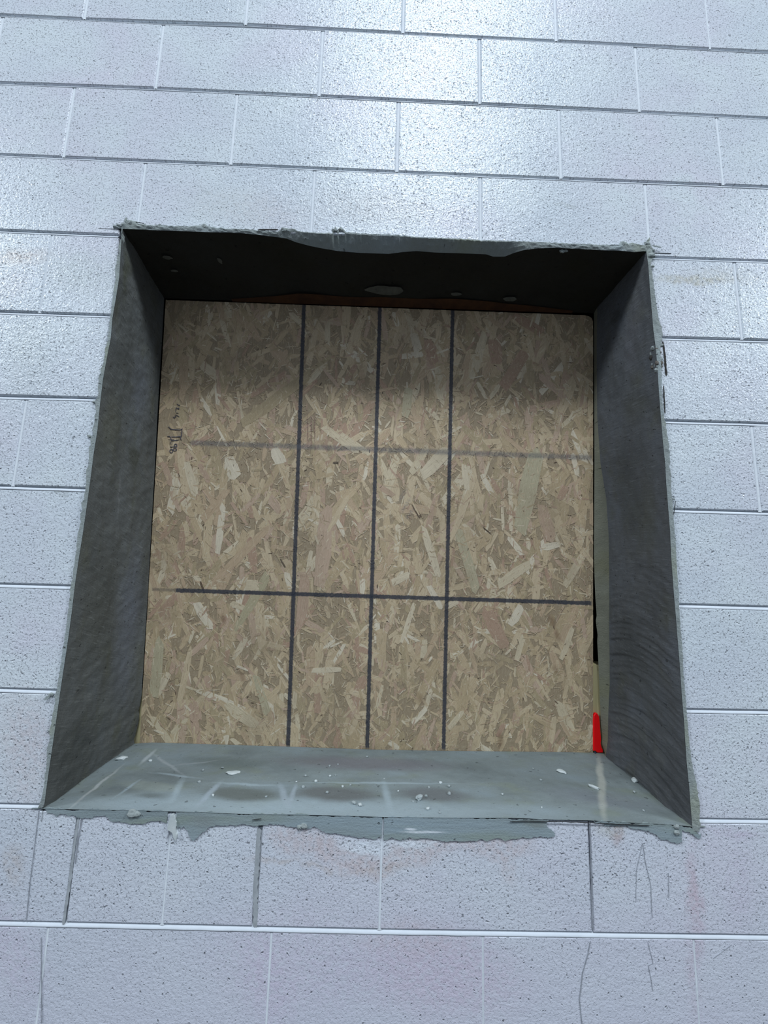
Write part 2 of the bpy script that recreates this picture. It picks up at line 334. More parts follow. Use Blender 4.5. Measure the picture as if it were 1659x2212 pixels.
def core_wall():
    # one slab with the rough opening through it: the tooled mortar seen in the joints
    x0, x1, z0, z1 = -3.46, 3.46, -1.2, 3.66
    xs = [x0, XL, XR, x1]; zs = [z0, ZB, ZT, z1]; V = []; Fc = []
    for y in (CORE_Y, .030):
        for z in zs:
            for x in xs: V.append((x, y, z))
    idx = lambda k, i, j: k * 16 + j * 4 + i
    for k in (0, 1):
        for j in range(3):
            for i in range(3):
                if i == 1 and j == 1: continue
                q = [idx(k, i, j), idx(k, i + 1, j), idx(k, i + 1, j + 1), idx(k, i, j + 1)]
                Fc.append(q if k == 0 else q[::-1])
    ring = [(1, 1), (2, 1), (2, 2), (1, 2)]
    for a in range(4):
        (i, j), (i2, j2) = ring[a], ring[(a + 1) % 4]; Fc.append([idx(0, i, j), idx(1, i, j), idx(1, i2, j2), idx(0, i2, j2)])
    for a in range(3):
        Fc.append([idx(0, a, 0), idx(1, a, 0), idx(1, a + 1, 0), idx(0, a + 1, 0)]); Fc.append([idx(0, a + 1, 3), idx(1, a + 1, 3), idx(1, a, 3), idx(0, a, 3)])
        Fc.append([idx(0, 0, a + 1), idx(1, 0, a + 1), idx(1, 0, a), idx(0, 0, a)]); Fc.append([idx(0, 3, a), idx(1, 3, a), idx(1, 3, a + 1), idx(0, 3, a + 1)])
    return mesh_from('wall_front', V, Fc, UVXZ)
wall = link('wall_front', core_wall(), M_JOINT); tag(wall, 'wall of pale painted concrete block around the square opening', kind='structure')

FIELD = [[], []]
def block(poly, y0, far=False):
    """poly: counter-clockwise (x, z) outline; front face at y0 with a worn chamfer, sides run back into the mortar"""
    n = len(poly); ch = .0022; inner = []
    for i in range(n):
        p, a, b = Vector(poly[i]), Vector(poly[i - 1]), Vector(poly[(i + 1) % n])
        d1 = (p - a).normalized(); d2 = (b - p).normalized(); n1 = Vector((-d1.y, d1.x)); n2 = Vector((-d2.y, d2.x))
        m = n1 + n2; inner.append(p + m * (ch / max(.3, m.dot(n1))))
    V = [(p.x, y0, p.y) for p in inner] + [(p[0], y0 + .0018, p[1]) for p in poly] + [(p[0], .02, p[1]) for p in poly]
    Fc = [list(range(n))]
    for i in range(n):
        j = (i + 1) % n
        Fc.append([n + i, n + j, j, i]); Fc.append([2 * n + i, 2 * n + j, n + j, n + i])
    if far:
        k = len(FIELD[0]); FIELD[0].extend(V); FIELD[1].extend([[k + i for i in q] for q in Fc])
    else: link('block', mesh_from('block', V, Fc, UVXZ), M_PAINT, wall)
g2 = .0040
_o = lambda pts, key: (lambda w: ([p[key] for p in w], [p[2 - key] for p in w]))(sorted((P3(*p) for p in pts), key=lambda v: v[key]))
P3 = lambda px, py: at(px, py, -.0035)
_LO = _o([(254, 505), (248, 600), (237, 680), (221, 790), (206, 890), (191, 990), (178, 1100), (160, 1220), (143, 1350), (122, 1490), (106, 1600), (95, 1700), (84, 1743)], 2)
_RO = _o([(1408, 552), (1406, 572), (1411, 600), (1418, 655), (1428, 710), (1427, 760), (1429, 850), (1439, 930), (1447, 1005), (1453, 1080), (1461, 1180), (1467, 1300), (1475, 1420), (1484, 1540), (1494, 1640), (1506, 1710), (1511, 1765), (1511, 1790)], 2)
_TO = _o([(262, 490), (600, 501), (720, 503), (900, 510), (1150, 522), (1405, 534)], 0)
_BO = _o([(84, 1747), (300, 1751), (545, 1759), (830, 1765), (1100, 1767), (1270, 1772), (1400, 1779), (1500, 1786)], 0)
xl = lambda z: interp(z, *_LO) + .0004
xr = lambda z: interp(z, *_RO) - .0004
zt_ = lambda x: interp(x, *_TO) - .0008
zb_ = lambda x: interp(x, *_BO) - .0050
def run(a, b, fn, n=5, rev=False):
    p = [(a + (b - a) * i / n, fn(a + (b - a) * i / n)) for i in range(n + 1)]
    return p[::-1] if rev else p
def clip_poly(x0, x1, r):
    lo = lambda x: bed(r, x) + g2 + .0005; hi = lambda x: bed(r + 1, x) - g2 + .0005
    full = [(x0, lo(x0)), (x1, lo(x1)), (x1, hi(x1)), (x0, hi(x0))]
    HL, HR = xl(1.22), xr(1.22)
    if r == 6:
        if x0 >= HR or x1 <= HL: return [full]
        if x0 < HL: return [[(x0, lo(x0)), (HL, lo(HL))] + run(HL, x1, zt_) + [(x1, hi(x1)), (x0, hi(x0))]]
        if x1 > HR and lo(x1) < zt_(HR) and x0 < HR - .01: return [run(x0, HR, zt_) + [(HR, lo(HR)), (x1, lo(x1)), (x1, hi(x1)), (x0, hi(x0))]]
        return [run(x0, x1, zt_) + [(x1, hi(x1)), (x0, hi(x0))]]
    if 0 <= r <= 5:
        out = []
        zs = [lo(0) + (hi(0) - lo(0)) * i / 8 for i in range(9)]
        if x0 < -.75 and x1 > -.62 or (x0 < -.66 and x1 > -.69):
            a = xl(zs[0]); out.append([(x0, lo(x0)), (xl(lo(a)), lo(a))] + [(xl(z), z) for z in zs[1:-1]] + [(xl(hi(a)), hi(a)), (x0, hi(x0))])
        elif x1 <= -.64: out.append(full)
        if x0 < .60 and x1 > .64:
            a = xr(zs[0]); out.append([(xr(lo(a)), lo(a)), (x1, lo(x1)), (x1, hi(x1)), (xr(hi(a)), hi(a))] + [(xr(z), z) for z in zs[1:-1]][::-1])
        elif x0 >= .60:
            if x0 < .64: out.append([(xr(lo(x0)), lo(x0)), (x1, lo(x1)), (x1, hi(x1)), (xr(hi(x0)), hi(x0))] + [(xr(z), z) for z in zs[1:-1]][::-1])
            else: out.append(full)
        return out
    if r == -1:
        BL, BR = xl(.0), xr(-.01)
        if x1 <= BL + .002 or x0 >= BR: return [full]
        if x0 < BL: return [[(x0, lo(x0)), (x1, lo(x1)), (x1, zb_(x1)), (BL, zb_(BL)), (BL, hi(BL)), (x0, hi(x0))]]
        if x1 > BR: return [[(x0, lo(x0)), (x1, lo(x1)), (x1, hi(x1)), (BR, hi(BR))] + run(x0, BR, zb_, rev=True)]
        return [[(x0, lo(x0)), (x1, lo(x1))] + run(x0, x1, zb_, rev=True)]
    return [full]
for r in range(-6, 18):
    par = 0 if r % 2 else .5
    us = [u + par for u in range(-9, 9)]
    cuts = [(perp(r, u), .0012 if (r == -1 and u in (-1, 0, 1)) or (r == -2) or (r, u) in ((5, -2), (9, 2)) else .0036) for u in us if -8.6 < u < 8.6]
    if r == -1: cuts += [(P2(153, 1880)[0], .0028), (P2(555, 1895)[0], .0042)]
    cuts.sort()
    for (a, ga), (b, gb) in zip(cuts, cuts[1:]):
        for poly in clip_poly(a + ga, b - gb, r): block(poly, random.uniform(-.0006, .0004), r < -3 or r > 11 or a < -4.2 * B or b > 4.2 * B)

def bed_joint(k, x0, x1):
    x0, x1 = (max(x0, -3.45) if x0 > -2 else -3.45), (x1 if x1 < 2 else 3.45)
    n = max(2, int((x1 - x0) / .03)); V = []; Fc = []
    prof = [(.004, -g2 - .0015), (-.0001, -g2 - .0010), (.0002, -g2 + .0012), (.0020, g2 * .05), (.0048, g2 * .45), (.0056, g2 + .001)]
    for i in range(n + 1):
        x = x0 + (x1 - x0) * i / n; z = bed(k, x) + .0005
        for y, dz in prof: V.append((x, y + .0005 * noise.noise(Vector((x * 30, k, 0))), z + dz + .0005 * noise.noise(Vector((x * 22, k, 5)))))
    m = len(prof)
    for i in range(n):
        for j in range(m - 1): q = i * m + j; Fc.append([q, q + m, q + m + 1, q + 1])
    link('bed_joint', mesh_from('bed_joint', V, Fc, UVXZ), M_JOINT, wall, True)
for k in range(-5, 18):
    if 1 <= k <= 5: bed_joint(k, -2.0, xl(bed(k, -.65)) + .004); bed_joint(k, xr(bed(k, .61)) - .004, 2.0)
    elif k in (0, 6): bed_joint(k, -2.0, -.650 if k == 0 else -.652); bed_joint(k, .622 if k == 0 else .604, 2.0)
    else: bed_joint(k, -2.0, 2.0)
for r in range(-6, 17):
    for u in range(-9, 9):
        u2 = u + (0 if r % 2 else .5)
        if abs(u2) > 8.1: continue
        x = perp(r, u2)
        if (0 <= r <= 5 and -.66 < x < .63) or (r, u2) == (-1, 1): continue
        z0, z1 = bed(r, x) + g2 * .6, bed(r + 1, x) - g2 * .6
        if r == -1: z1 = min(z1, zb_(x)) if -.66 < x < .62 else z1
        if r == 6 and -.66 < x < .60: z0 = zt_(x)
        V = []; w = .0036; ph = random.uniform(0, 50)
        for i in range(9):
            z = z0 + (z1 - z0) * i / 8; dy = .0004 * noise.noise(Vector((ph, z * 20, 0)))
            V += [(x - w - .0004, .0022, z), (x - w * .5, .0013 + dy, z), (x + w * .5, .0009 + dy, z), (x + w + .0004, .0022, z)]
        Fc = [[i * 4 + j, i * 4 + j + 1, i * 4 + j + 5, i * 4 + j + 4] for i in range(8) for j in range(3)]
        link('head_joint', mesh_from('head_joint', V, Fc, UVXZ), M_HEADJ, wall, True)

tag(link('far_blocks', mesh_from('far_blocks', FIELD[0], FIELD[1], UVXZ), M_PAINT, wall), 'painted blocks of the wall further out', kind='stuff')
# hall floor (dark) and an added dark box that shuts light out behind the opening
def box_mesh(name, x0, x1, y0, y1, z0, z1, uvf=UVXZ, open_front=False):
    V = [(x, y, z) for x in (x0, x1) for y in (y0, y1) for z in (z0, z1)]
    Fc = [[0, 1, 3, 2], [4, 6, 7, 5], [0, 2, 6, 4], [1, 5, 7, 3], [2, 3, 7, 6]] + ([] if open_front else [[0, 4, 5, 1]])
    return mesh_from(name, V, Fc, uvf)
floor = link('floor', box_mesh('floor', -7, 7, -9, .3, -1.3, -1.2), M_FLOOR); tag(floor, 'dark concrete floor of the hall', kind='structure')
cav = link('added_cavity_box', box_mesh('added_cavity_box', -1.0, 1.0, .0302, .62, -.12, 1.5, open_front=True), M_DARK); tag(cav, 'added dark box that blocks light behind the boarded opening', kind='structure')

# ---------------------------------------------------------------- the rendered opening
win = empty('window_1', (0, 0, 0)); tag(win, 'square opening lined with grey cement render', kind='structure')
def curve_of(pts, yf, key):                  # px polyline -> list of world points sorted along z or x
    w = []
    for i, p in enumerate(pts):
        if isinstance(yf, str): w.append(on_board(p[0], p[1], float(yf)))
        else: w.append(at(p[0], p[1], yf[i] if isinstance(yf, (list, tuple)) else yf))
    w.sort(key=lambda v: v[key]); ks = [v[key] for v in w]
    return lambda t: Vector([interp(t, ks, [v[i] for v in w]) if i != key else t for i in range(3)])
L_out = [(263, 492), (262, 515), (259, 526), (255, 532), (258, 545), (254, 552), (250, 575), (247, 583), (250, 592), (249, 610), (246, 620), (243, 650), (239, 680), (236, 700), (233, 730), (230, 748), (226, 752), (227, 765), (223, 785), (217, 797), (217, 807), (211, 812), (214, 825), (210, 835), (213, 850), (208, 862), (203, 868), (206, 875), (207, 892), (203, 900), (205, 910), (199, 925), (200, 940), (194, 948), (195, 958), (191, 970), (191, 1005), (185, 1015), (186, 1040), (182, 1070), (180, 1082), (174, 1086), (178, 1100), (173, 1110), (173, 1130), (166, 1160), (165, 1180), (160, 1220), (155, 1255), (150, 1274), (152, 1282), (149, 1300), (143, 1350), (137, 1390), (130, 1440), (122, 1490), (117, 1505), (120, 1515), (114, 1538), (112, 1552), (107, 1575), (106, 1600), (100, 1620), (101, 1650), (96, 1680), (95, 1700), (88, 1730), (82, 1743)]
L_arr = [(265, 497), (262, 530), (258, 600), (250, 650), (243, 690), (240, 730), (232, 770), (223, 820), (217, 870), (211, 930), (203, 980), (198, 1020), (190, 1080), (180, 1150), (172, 1200), (163, 1260), (156, 1320), (148, 1380), (139, 1440), (130, 1500), (123, 1550), (113, 1620), (104, 1680), (97, 1735), (93, 1746)]
L_bk = [(355, 640), (350, 735), (344, 830), (340, 900), (335, 1000), (327, 1140), (320, 1270), (312, 1400), (306, 1500), (302, 1525), (299, 1535), (301, 1543), (299, 1560), (296, 1572), (292, 1590), (289, 1597), (291, 1608)]
R_out = [(1410, 541), (1412, 552), (1408, 565), (1406, 572), (1411, 600), (1414, 625), (1418, 655), (1424, 690), (1430, 705), (1432, 718), (1432, 732), (1428, 742), (1427, 752), (1428, 775), (1430, 800), (1430, 850), (1432, 880), (1435, 903), (1439, 915), (1441, 935), (1446, 960), (1448, 985), (1447, 1005), (1451, 1030), (1450, 1055), (1453, 1080), (1455, 1105), (1457, 1140), (1461, 1180), (1463, 1230), (1467, 1280), (1468, 1320), (1471, 1360), (1475, 1410), (1477, 1470), (1481, 1500), (1484, 1540), (1488, 1590), (1494, 1640), (1500, 1670), (1507, 1695), (1508, 1715), (1513, 1735), (1513, 1765), (1514, 1790), (1510, 1806)]
R_arr = [(1396, 546), (1400, 575), (1403, 620), (1408, 680), (1411, 715), (1415, 745), (1418, 775), (1420, 800), (1423, 850), (1427, 900), (1431, 950), (1436, 1000), (1439, 1050), (1443, 1100), (1447, 1150), (1449, 1200), (1454, 1270), (1459, 1330), (1463, 1380), (1468, 1440), (1472, 1500), (1477, 1560), (1482, 1640), (1488, 1700), (1494, 1778)]
R_cr = [(1290, 672), (1289, 760), (1290, 900), (1297, 1000), (1310, 1080), (1315, 1160), (1316, 1240), (1316, 1360), (1317, 1440), (1317, 1480), (1314, 1540), (1313, 1600), (1309, 1629)]
R_bk = [(1283, 668), (1283, 800), (1284, 1000), (1283, 1200), (1284, 1240), (1286, 1290), (1289, 1330), (1287, 1341), (1291, 1372), (1290, 1385), (1292, 1420), (1293, 1440), (1295, 1500), (1297, 1540), (1298, 1565), (1301, 1590), (1300, 1606), (1305, 1622), (1307, 1630)]
def surf(name, mat, a, b, t0, t1, nt, ns, disp, uvf, nrm, parent=win, ease=None):
    V = []; Fc = []
    for i in range(nt + 1):
        t = t0 + (t1 - t0) * i / nt; p, q = a(t), b(t)
        for j in range(ns + 1):
            s = j / ns; v = p.lerp(q, s); V.append(v + nrm * disp(v, s, t))
    for i in range(nt):
        for j in range(ns):
            k = i * (ns + 1) + j; Fc.append([k, k + 1, k + ns + 2, k + ns + 1])
    return link(name, mesh_from(name, V, Fc, uvf), mat, parent, True)
edge = lambda s: min(1, s * 14) * min(1, (1 - s) * 14)
def dispL(v, s, t):
    q = Vector((v.y * 9, 0, v.z * 5)); k = Vector((v.y * 30 + v.z * 18, 1, v.z * 42 - v.y * 20))
    return edge(s) * (.0030 * fbm(q) + .0016 * fbm(k, 3) + .0007 * noise.noise(Vector((v.y * 160, 3, v.z * 160))))
def dispR(v, s, t):
    zz = v.z - v.y * .05 - .035 * math.sin(v.y * 11); ridg = noise.noise(Vector((v.y * 6, 5, zz * 75)))
    lo = max(0, min(1, (.55 - v.z) / .25))
    arc = noise.noise(Vector((v.y * 8, 7, (math.hypot(v.y - .10, v.z - .33)) * 90))) * max(0, 1 - abs(v.z - .42) / .14)
    q = Vector((v.y * 9, 4, v.z * 5)); k = Vector((v.y * 45, 8, v.z * 30))
    return edge(s) * (.0026 * fbm(q) + .0013 * fbm(k, 3) + .0046 * lo * (1 - abs(ridg) * 2.4) + .0022 * arc + .0007 * noise.noise(Vector((v.y * 160, 3, v.z * 160))))
zL0, zL1 = -.030, 1.244
YA = -.0012
jl = surf('jamb', M_JL, curve_of(L_arr, YA, 2), curve_of(L_bk, '-.0015', 2), zL0, 1.256, 330, 56, dispL, UVYZ, Vector((1, 0, 0)))
jl['label'] = 'left reveal face of grey brown render'
jr = surf('jamb', M_JR, curve_of(R_cr, '-.022', 2), curve_of(R_arr, -.0012, 2), -.030, 1.256, 360, 56, dispR, UVYZ, Vector((-1, 0, 0)))
jr['label'] = 'right reveal face of dark grey render with trowel ridges'
def dispF(v, s, t): return edge(s) * .0015 * fbm(Vector((v.x * 60, 2, v.z * 40)))
surf('fillet', M_BACKEDGE, curve_of(R_bk, '-.0015', 2), curve_of(R_cr, '-.022', 2), -.030, 1.256, 260, 8, dispF, UVXZ, Vector((0, -1, 0)))['label'] = 'olive grey mortar fillet beside the board'
# head
T_out = [(252, 486), (264, 487), (266, 481), (273, 480), (274, 474), (284, 474), (292, 477), (299, 482), (314, 484), (318, 486), (343, 485), (346, 480), (349, 485), (370, 487), (400, 488), (430, 486), (443, 483), (455, 489), (470, 492), (478, 491), (490, 494), (520, 494), (545, 495), (555, 497), (600, 499), (606, 495), (613, 490), (622, 492), (638, 493), (643, 498), (665, 500), (700, 502), (719, 502), (723, 487), (730, 497), (735, 488), (742, 494), (747, 500), (780, 503), (840, 505), (880, 508), (902, 511), (960, 513), (1012, 516), (1040, 518), (1110, 519), (1150, 521), (1210, 524), (1250, 526), (1300, 528), (1337, 528), (1343, 520), (1352, 521), (1357, 526), (1368, 523), (1380, 528), (1394, 529), (1399, 517), (1402, 519), (1405, 530), (1411, 538)]
T_arr = [(262, 495, -0.0012), (300, 496, -0.0012), (340, 498, -0.0012), (400, 500, -0.0012), (450, 502, -0.0012), (520, 504, -0.0012), (560, 508, -0.0012), (600, 513, 0.0032), (620, 516, 0.0065), (640, 524, 0.0108), (670, 532, 0.0151), (700, 538, 0.0184), (730, 543, 0.0205), (780, 547, 0.0227), (840, 549, 0.0227), (870, 545, 0.0205), (900, 543, 0.0184), (940, 546, 0.0194), (1000, 548, 0.0194), (1050, 550, 0.0184), (1065, 555, 0.0205), (1090, 555, 0.0194), (1110, 547, 0.0119), (1130, 541, 0.0032), (1160, 537, -0.0012), (1200, 536, -0.0012), (1250, 538, -0.0012), (1300, 541, -0.0012), (1340, 542, -0.0012), (1370, 545, -0.0012), (1390, 543, -0.0012), (1404, 545, -0.0012)]
ta = curve_of([(p[0], p[1]) for p in T_arr], [p[2] for p in T_arr], 0)
tb = curve_of([(345, 644), (1290, 677)], '-.0015', 0)
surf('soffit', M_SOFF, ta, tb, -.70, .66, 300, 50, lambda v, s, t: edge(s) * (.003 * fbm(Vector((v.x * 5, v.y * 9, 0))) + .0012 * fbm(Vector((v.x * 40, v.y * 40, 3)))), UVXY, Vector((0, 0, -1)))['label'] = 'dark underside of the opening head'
# sill
S_fr = [(84, 1747), (200, 1749), (300, 1751), (378, 1753), (440, 1755), (545, 1759), (640, 1760), (700, 1761), (830, 1765), (900, 1766), (1000, 1767), (1100, 1767), (1140, 1768), (1200, 1771), (1270, 1772), (1340, 1776), (1400, 1779), (1460, 1782), (1500, 1786)]
S_bk = [(280, 1607), (330, 1604), (400, 1606), (600, 1612), (800, 1619), (960, 1622), (1180, 1624), (1281, 1626), (1315, 1628)]
sf, sb = curve_of(S_fr, -.003, 0), curve_of(S_bk, '-.0015', 0)
surf('sill', M_SILL, sf, sb, -.668, .635, 300, 56, lambda v, s, t: edge(s) * (.0022 * fbm(Vector((v.x * 6, v.y * 10, 0))) + .0008 * fbm(Vector((v.x * 50, v.y * 50, 3)))), UVXY, Vector((0, 0, 1)))['label'] = 'pale grey cement sill with dried tide marks'
def sill_z(x, y):
    a, b = sf(max(-.66, min(.63, x))), sb(max(-.66, min(.63, x))); s = max(0, min(1, (y + .003) / (b.y + .003))); return a.z + (b.z - a.z) * s
# front lips
def lip(name, mat, out, arr, t0, t1, n, key, wob, label, yo=-.0035, jag=.0026):
    a = curve_of(out, yo, key); V = []; Fc = []; k2 = 2 if key == 0 else 0
    for i in range(n + 1):
        t = t0 + (t1 - t0) * i / n; p, q = a(t), arr(t); j = jag * fbm(Vector((t * 120, key * 9 + 1, 0)), 3); p[k2] += j
        row = [Vector((p.x, .007, p.z)), Vector((p.x, p.y + .0015, p.z))]
        for s in (.12, .35, .6, .85, 1.0):
            v = p.lerp(q, s); b = math.sin(math.pi * min(1, s)) * wob
            v.y += -.0008 - b * (.4 + .6 * fbm(Vector((v.x * 70, s * 5, v.z * 70)), 3)); row.append(v)
        V += row
    m = 7
    for i in range(n):
        for j in range(m - 1):
            k = i * m + j; Fc.append([k, k + 1, k + m + 1, k + m])
    o = link(name, mesh_from(name, V, Fc, UVXZ), mat, win, False); o['label'] = label; return o
lip('render_lip', M_STRIP, L_out, curve_of(L_arr, YA, 2), -.004, 1.246, 420, 2, .0012, 'thin ragged render edge left of the opening')
lip('render_lip', M_STRIP, R_out, curve_of(R_arr, -.0012, 2), -.024, 1.243, 420, 2, .002, 'pale broad render edge right of the opening')
lip('render_lip', M_STRIP, T_out, ta, -.664, .618, 520, 0, .0035, 'broken render edge over the opening')

# thin polygons trowelled over the face, ragged outline
def smear(name, mat, pts, y0, label=None, jag=.0030, thick=.0016, uv=UVXZ):
    P = [P2(*p) for p in pts]; Q = []
    for i in range(len(P)):
        a, b = P[i], P[(i + 1) % len(P)]; L = math.hypot(b[0] - a[0], b[1] - a[1]); n = max(1, int(L / .0022))
        for k in range(n):
            t = k / n; x = a[0] + (b[0] - a[0]) * t; z = a[1] + (b[1] - a[1]) * t
            if L > .006: x += jag * fbm(Vector((x * 60, z * 60, 1)), 5) * (k > 0); z += jag * 1.5 * fbm(Vector((x * 60, z * 60, 9)), 5) * (k > 0)
            Q.append((x, z))
    n = len(Q); V = [(x, y0, z) for x, z in Q] + [(x, y0 + thick, z) for x, z in Q]
    Fc = [list(range(n))] + [[n + i, n + (i + 1) % n, (i + 1) % n, i] for i in range(n)]
    o = link(name, mesh_from(name, V, Fc, uv), mat, win)
    if label: o['label'] = label
    return o
smear('cement_smear', M_SMEAR, [(97, 1746), (200, 1748), (300, 1750), (364, 1752), (362, 1776), (340, 1772), (325, 1773), (315, 1777), (290, 1779), (262, 1775), (240, 1772), (232, 1765), (222, 1761), (205, 1762), (198, 1766), (186, 1764), (168, 1765), (160, 1759), (130, 1758), (122, 1763), (118, 1757), (104, 1755)][::-1], -.0022, 'thin grey cement smear under the left end of the sill')
smear('cement_smear', M_SMEAR, [(382, 1752), (545, 1758), (700, 1760), (826, 1764), (824, 1806), (800, 1809), (780, 1808), (740, 1802), (715, 1799), (700, 1794), (684, 1787), (660, 1788), (640, 1785), (600, 1781), (560, 1781), (545, 1782), (520, 1780), (480, 1782), (470, 1781), (452, 1786), (438, 1795), (430, 1806), (420, 1815), (412, 1806), (408, 1792), (398, 1783), (386, 1790), (380, 1782)][::-1], -.0022, 'grey cement smear under the middle of the sill')
smear('cement_smear', M_SMEAR, [(830, 1764), (1000, 1766), (1140, 1768), (1185, 1770), (1180, 1778), (1190, 1790), (1198, 1803), (1180, 1806), (1120, 1810), (1060, 1813), (1000, 1816), (960, 1815), (930, 1811), (870, 1809), (828, 1812)][::-1], -.0022, 'long grey cement smear with white scratches under the sill')
smear('cement_smear', M_SMEAR, [(1280, 1771), (1340, 1775), (1400, 1778), (1470, 1782), (1512, 1800), (1508, 1809), (1490, 1800), (1470, 1795), (1472, 1815), (1450, 1818), (1430, 1812), (1412, 1800), (1390, 1792), (1350, 1783), (1310, 1781)][::-1], -.0026, 'grey green cement smear at the right end of the sill')
smear('mortar_ridge', M_CHIP, [(371, 1758), (377, 1756), (383, 1775), (385, 1800), (382, 1812), (374, 1795), (366, 1790), (365, 1775)][::-1], -.005, 'white mortar sliver in the joint below the sill', thick=.006)
# narrow marks: poured-over joints and hairline cracks on the face
def ribbon(name, mat, px, w, y0, parent, plane=0.0, label=None, ww=None):
    P = [on_board(p[0], p[1]) if plane == 'board' else at(p[0], p[1], plane) for p in px]; R = []
    for a, b in zip(P, P[1:]):
        n = max(1, int((b - a).length / .004)); R += [a.lerp(b, k / n) for k in range(n)]
    R.append(P[-1]); V = []; Fc = []
    for i, p in enumerate(R):
        t = (R[min(i + 1, len(R) - 1)] - R[max(i - 1, 0)]).normalized(); s = Vector((-t.z, 0, t.x))
        k = w * (.65 + .7 * abs(fbm(Vector((p.x * 90, 3, p.z * 90)), 2))) if ww is None else w * ww
        if i in (0, len(R) - 1): k *= .4
        c = p + s * .0006 * fbm(Vector((p.x * 60, 6, p.z * 60)), 2) * (ww is None)
        yy = y0 + (plane_y(c.z) if plane == 'board' else 0)
        for e in (-1, 1): V.append((c.x + s.x * k * e, yy, c.z + s.z * k * e))
        for e in (-1, 1): V.append((c.x + s.x * k * e, yy + .0012, c.z + s.z * k * e))
    for i in range(len(R) - 1):
        k = i * 4; Fc += [[k, k + 4, k + 5, k + 1], [k + 2, k + 6, k + 4, k], [k + 1, k + 5, k + 7, k + 3]]
    o = link(name, mesh_from(name, V, Fc, UVXZ), mat, parent)
    if label: o['label'] = label
    return o
RUBBLE = []
ribbon('filled_joint', M_GROOVE, [(558, 1790), (556, 1850), (551, 1920), (552, 2003)], .0052, .0004, wall, label='grey mortar filled joint below the sill')
ribbon('filled_joint', M_GROOVE, [(169, 1766), (160, 1830), (148, 1920), (136, 1998)], .0030, .0004, wall, label='grey line of mortar running down the blocks at lower left')
ribbon('crack', M_CRACK, [(178, 1766), (170, 1810), (163, 1865)], .0016, -.0010, wall)
for pts, w in (([(85, 1752), (74, 1840), (63, 1930), (58, 1990)], .0008), ([(1273, 1775), (1275, 1830), (1277, 1900), (1280, 2008)], .0011),
               ([(1275, 2032), (1270, 2060), (1258, 2100), (1251, 2160), (1257, 2212)], .0010), ([(1388, 1822), (1393, 1860), (1405, 1910), (1408, 1983)], .0005),
               ([(1387, 1822), (1374, 1880), (1373, 1948)], .0003), ([(1399, 2035), (1410, 2080), (1400, 2085), (1410, 2140)], .0004), ([(1443, 1885), (1444, 1940)], .0003),
               ([(368, 1790), (362, 1810)], .0010), ([(90, 2025), (91, 2210)], .0005), ([(1540, 2070), (1580, 2040)], .0003)):
    ribbon('crack', M_CRACK, pts, w, -.0010, wall)
ribbon('crack', M_DARK2, [(1431, 738), (1435, 765), (1437, 790), (1439, 812)], .0026, -.0012, win, label='dark gap where the render has come away')
ribbon('crack', M_DARK, [(1431, 835), (1432, 860), (1434, 895)], .0012, -.0042, win)
ribbon('crack', M_DARK, [(553 + 5, 500), (580, 500), (602, 500)], .0018, -.0052, win, label='dark slit in the render over the opening')
M_RUB = mat_plain('broken_render', (.07, .062, .055), (.16, .145, .125), 90, .95)
RUB = random.Random(5)
for i in range(16):
    px, py = RUB.uniform(1406, 1428), RUB.uniform(752, 796); w = at(px, py, -.0012 if px > 1418 else .012)
    RUBBLE.append((w, RUB.uniform(.003, .0065), i))
for a, b in (((1447, 1072), (1455, 1075)), ((1456, 1083), (1452, 1112)), ((1100, 1771), (1140, 1770)), ((1140, 1770), (1270, 1774)), ((1270, 1774), (1400, 1780)), ((296, 483), (314, 486)), ((546, 1768), (566, 1765))):
    ribbon('crack', M_DARK, [a, b], .00045, -.0050, win)

# lumps, fins and chips
def lump(name, mat, c, r, seed, parent=None, squash=(1, 1, .5), rz=0, sub=1, shape=None):
    import bmesh
    bm = bmesh.new(); bmesh.ops.create_icosphere(bm, subdivisions=sub + 1, radius=1)
    for v in bm.verts:
        k = 1 + .45 * noise.noise(v.co * 1.3 + Vector((seed * 3.1, 0, 0))) + .2 * noise.noise(v.co * 3 + Vector((0, seed * 2.3, 0)))
        v.co = Vector((v.co.x * squash[0], v.co.y * squash[1], v.co.z * squash[2])) * (k * r)
    m = bpy.data.meshes.new(name); bm.to_mesh(m); bm.free()
    zmin = min(v.co.z for v in m.vertices)
    o = link(name, m, mat, parent); o.rotation_euler = (0, 0, rz); o.location = Vector(c) - (Vector((0, 0, zmin * .8)) if parent is None else Vector())
    return o
M_LUMP = M_CRUMB
for i, (px, py, r, y) in enumerate([(1398, 526, .006, -.004), (1408, 552, .008, -.004), (1410, 575, .004, -.004), (1346, 526, .007, -.003), (1368, 528, .005, -.003), (268, 485, .006, -.003), (280, 480, .007, -.003),
        (722, 497, .006, -.002), (736, 496, .005, -.002), (613, 496, .006, -.003), (443, 489, .005, -.003), (1214, 542, .006, .004), (1222, 541, .005, .004), (1412, 752, .007, .004), (1422, 800, .008, .001), (1426, 745, .006, -.001), (1418, 790, .006, .006),
        (284, 1757, .009, -.003), (296, 1758, .006, -.003), (1462, 1786, .005, -.004), (1462, 1798, .005, -.004), (1455, 1078, .003, -.003), (204, 868, .004, -.002), (193, 942, .004, -.002), (110, 1500, .005, -.002), (108, 1578, .004, -.002), (656, 1784, .006, -.003), (648, 1786, .005, -.003)]):
    w = at(px, py, y); lump('mortar_lump', M_STRIP, w, r, i + 1, win, (1.1, .5, .8))
for w, rr, i in RUBBLE: lump('broken_lump', (M_RUB, M_RUB, M_DARK2, M_STRIP)[i % 4], w, rr, i + 90, win, (.9, .6, 1))  # the near-black lumps paint the shade of voids between the others
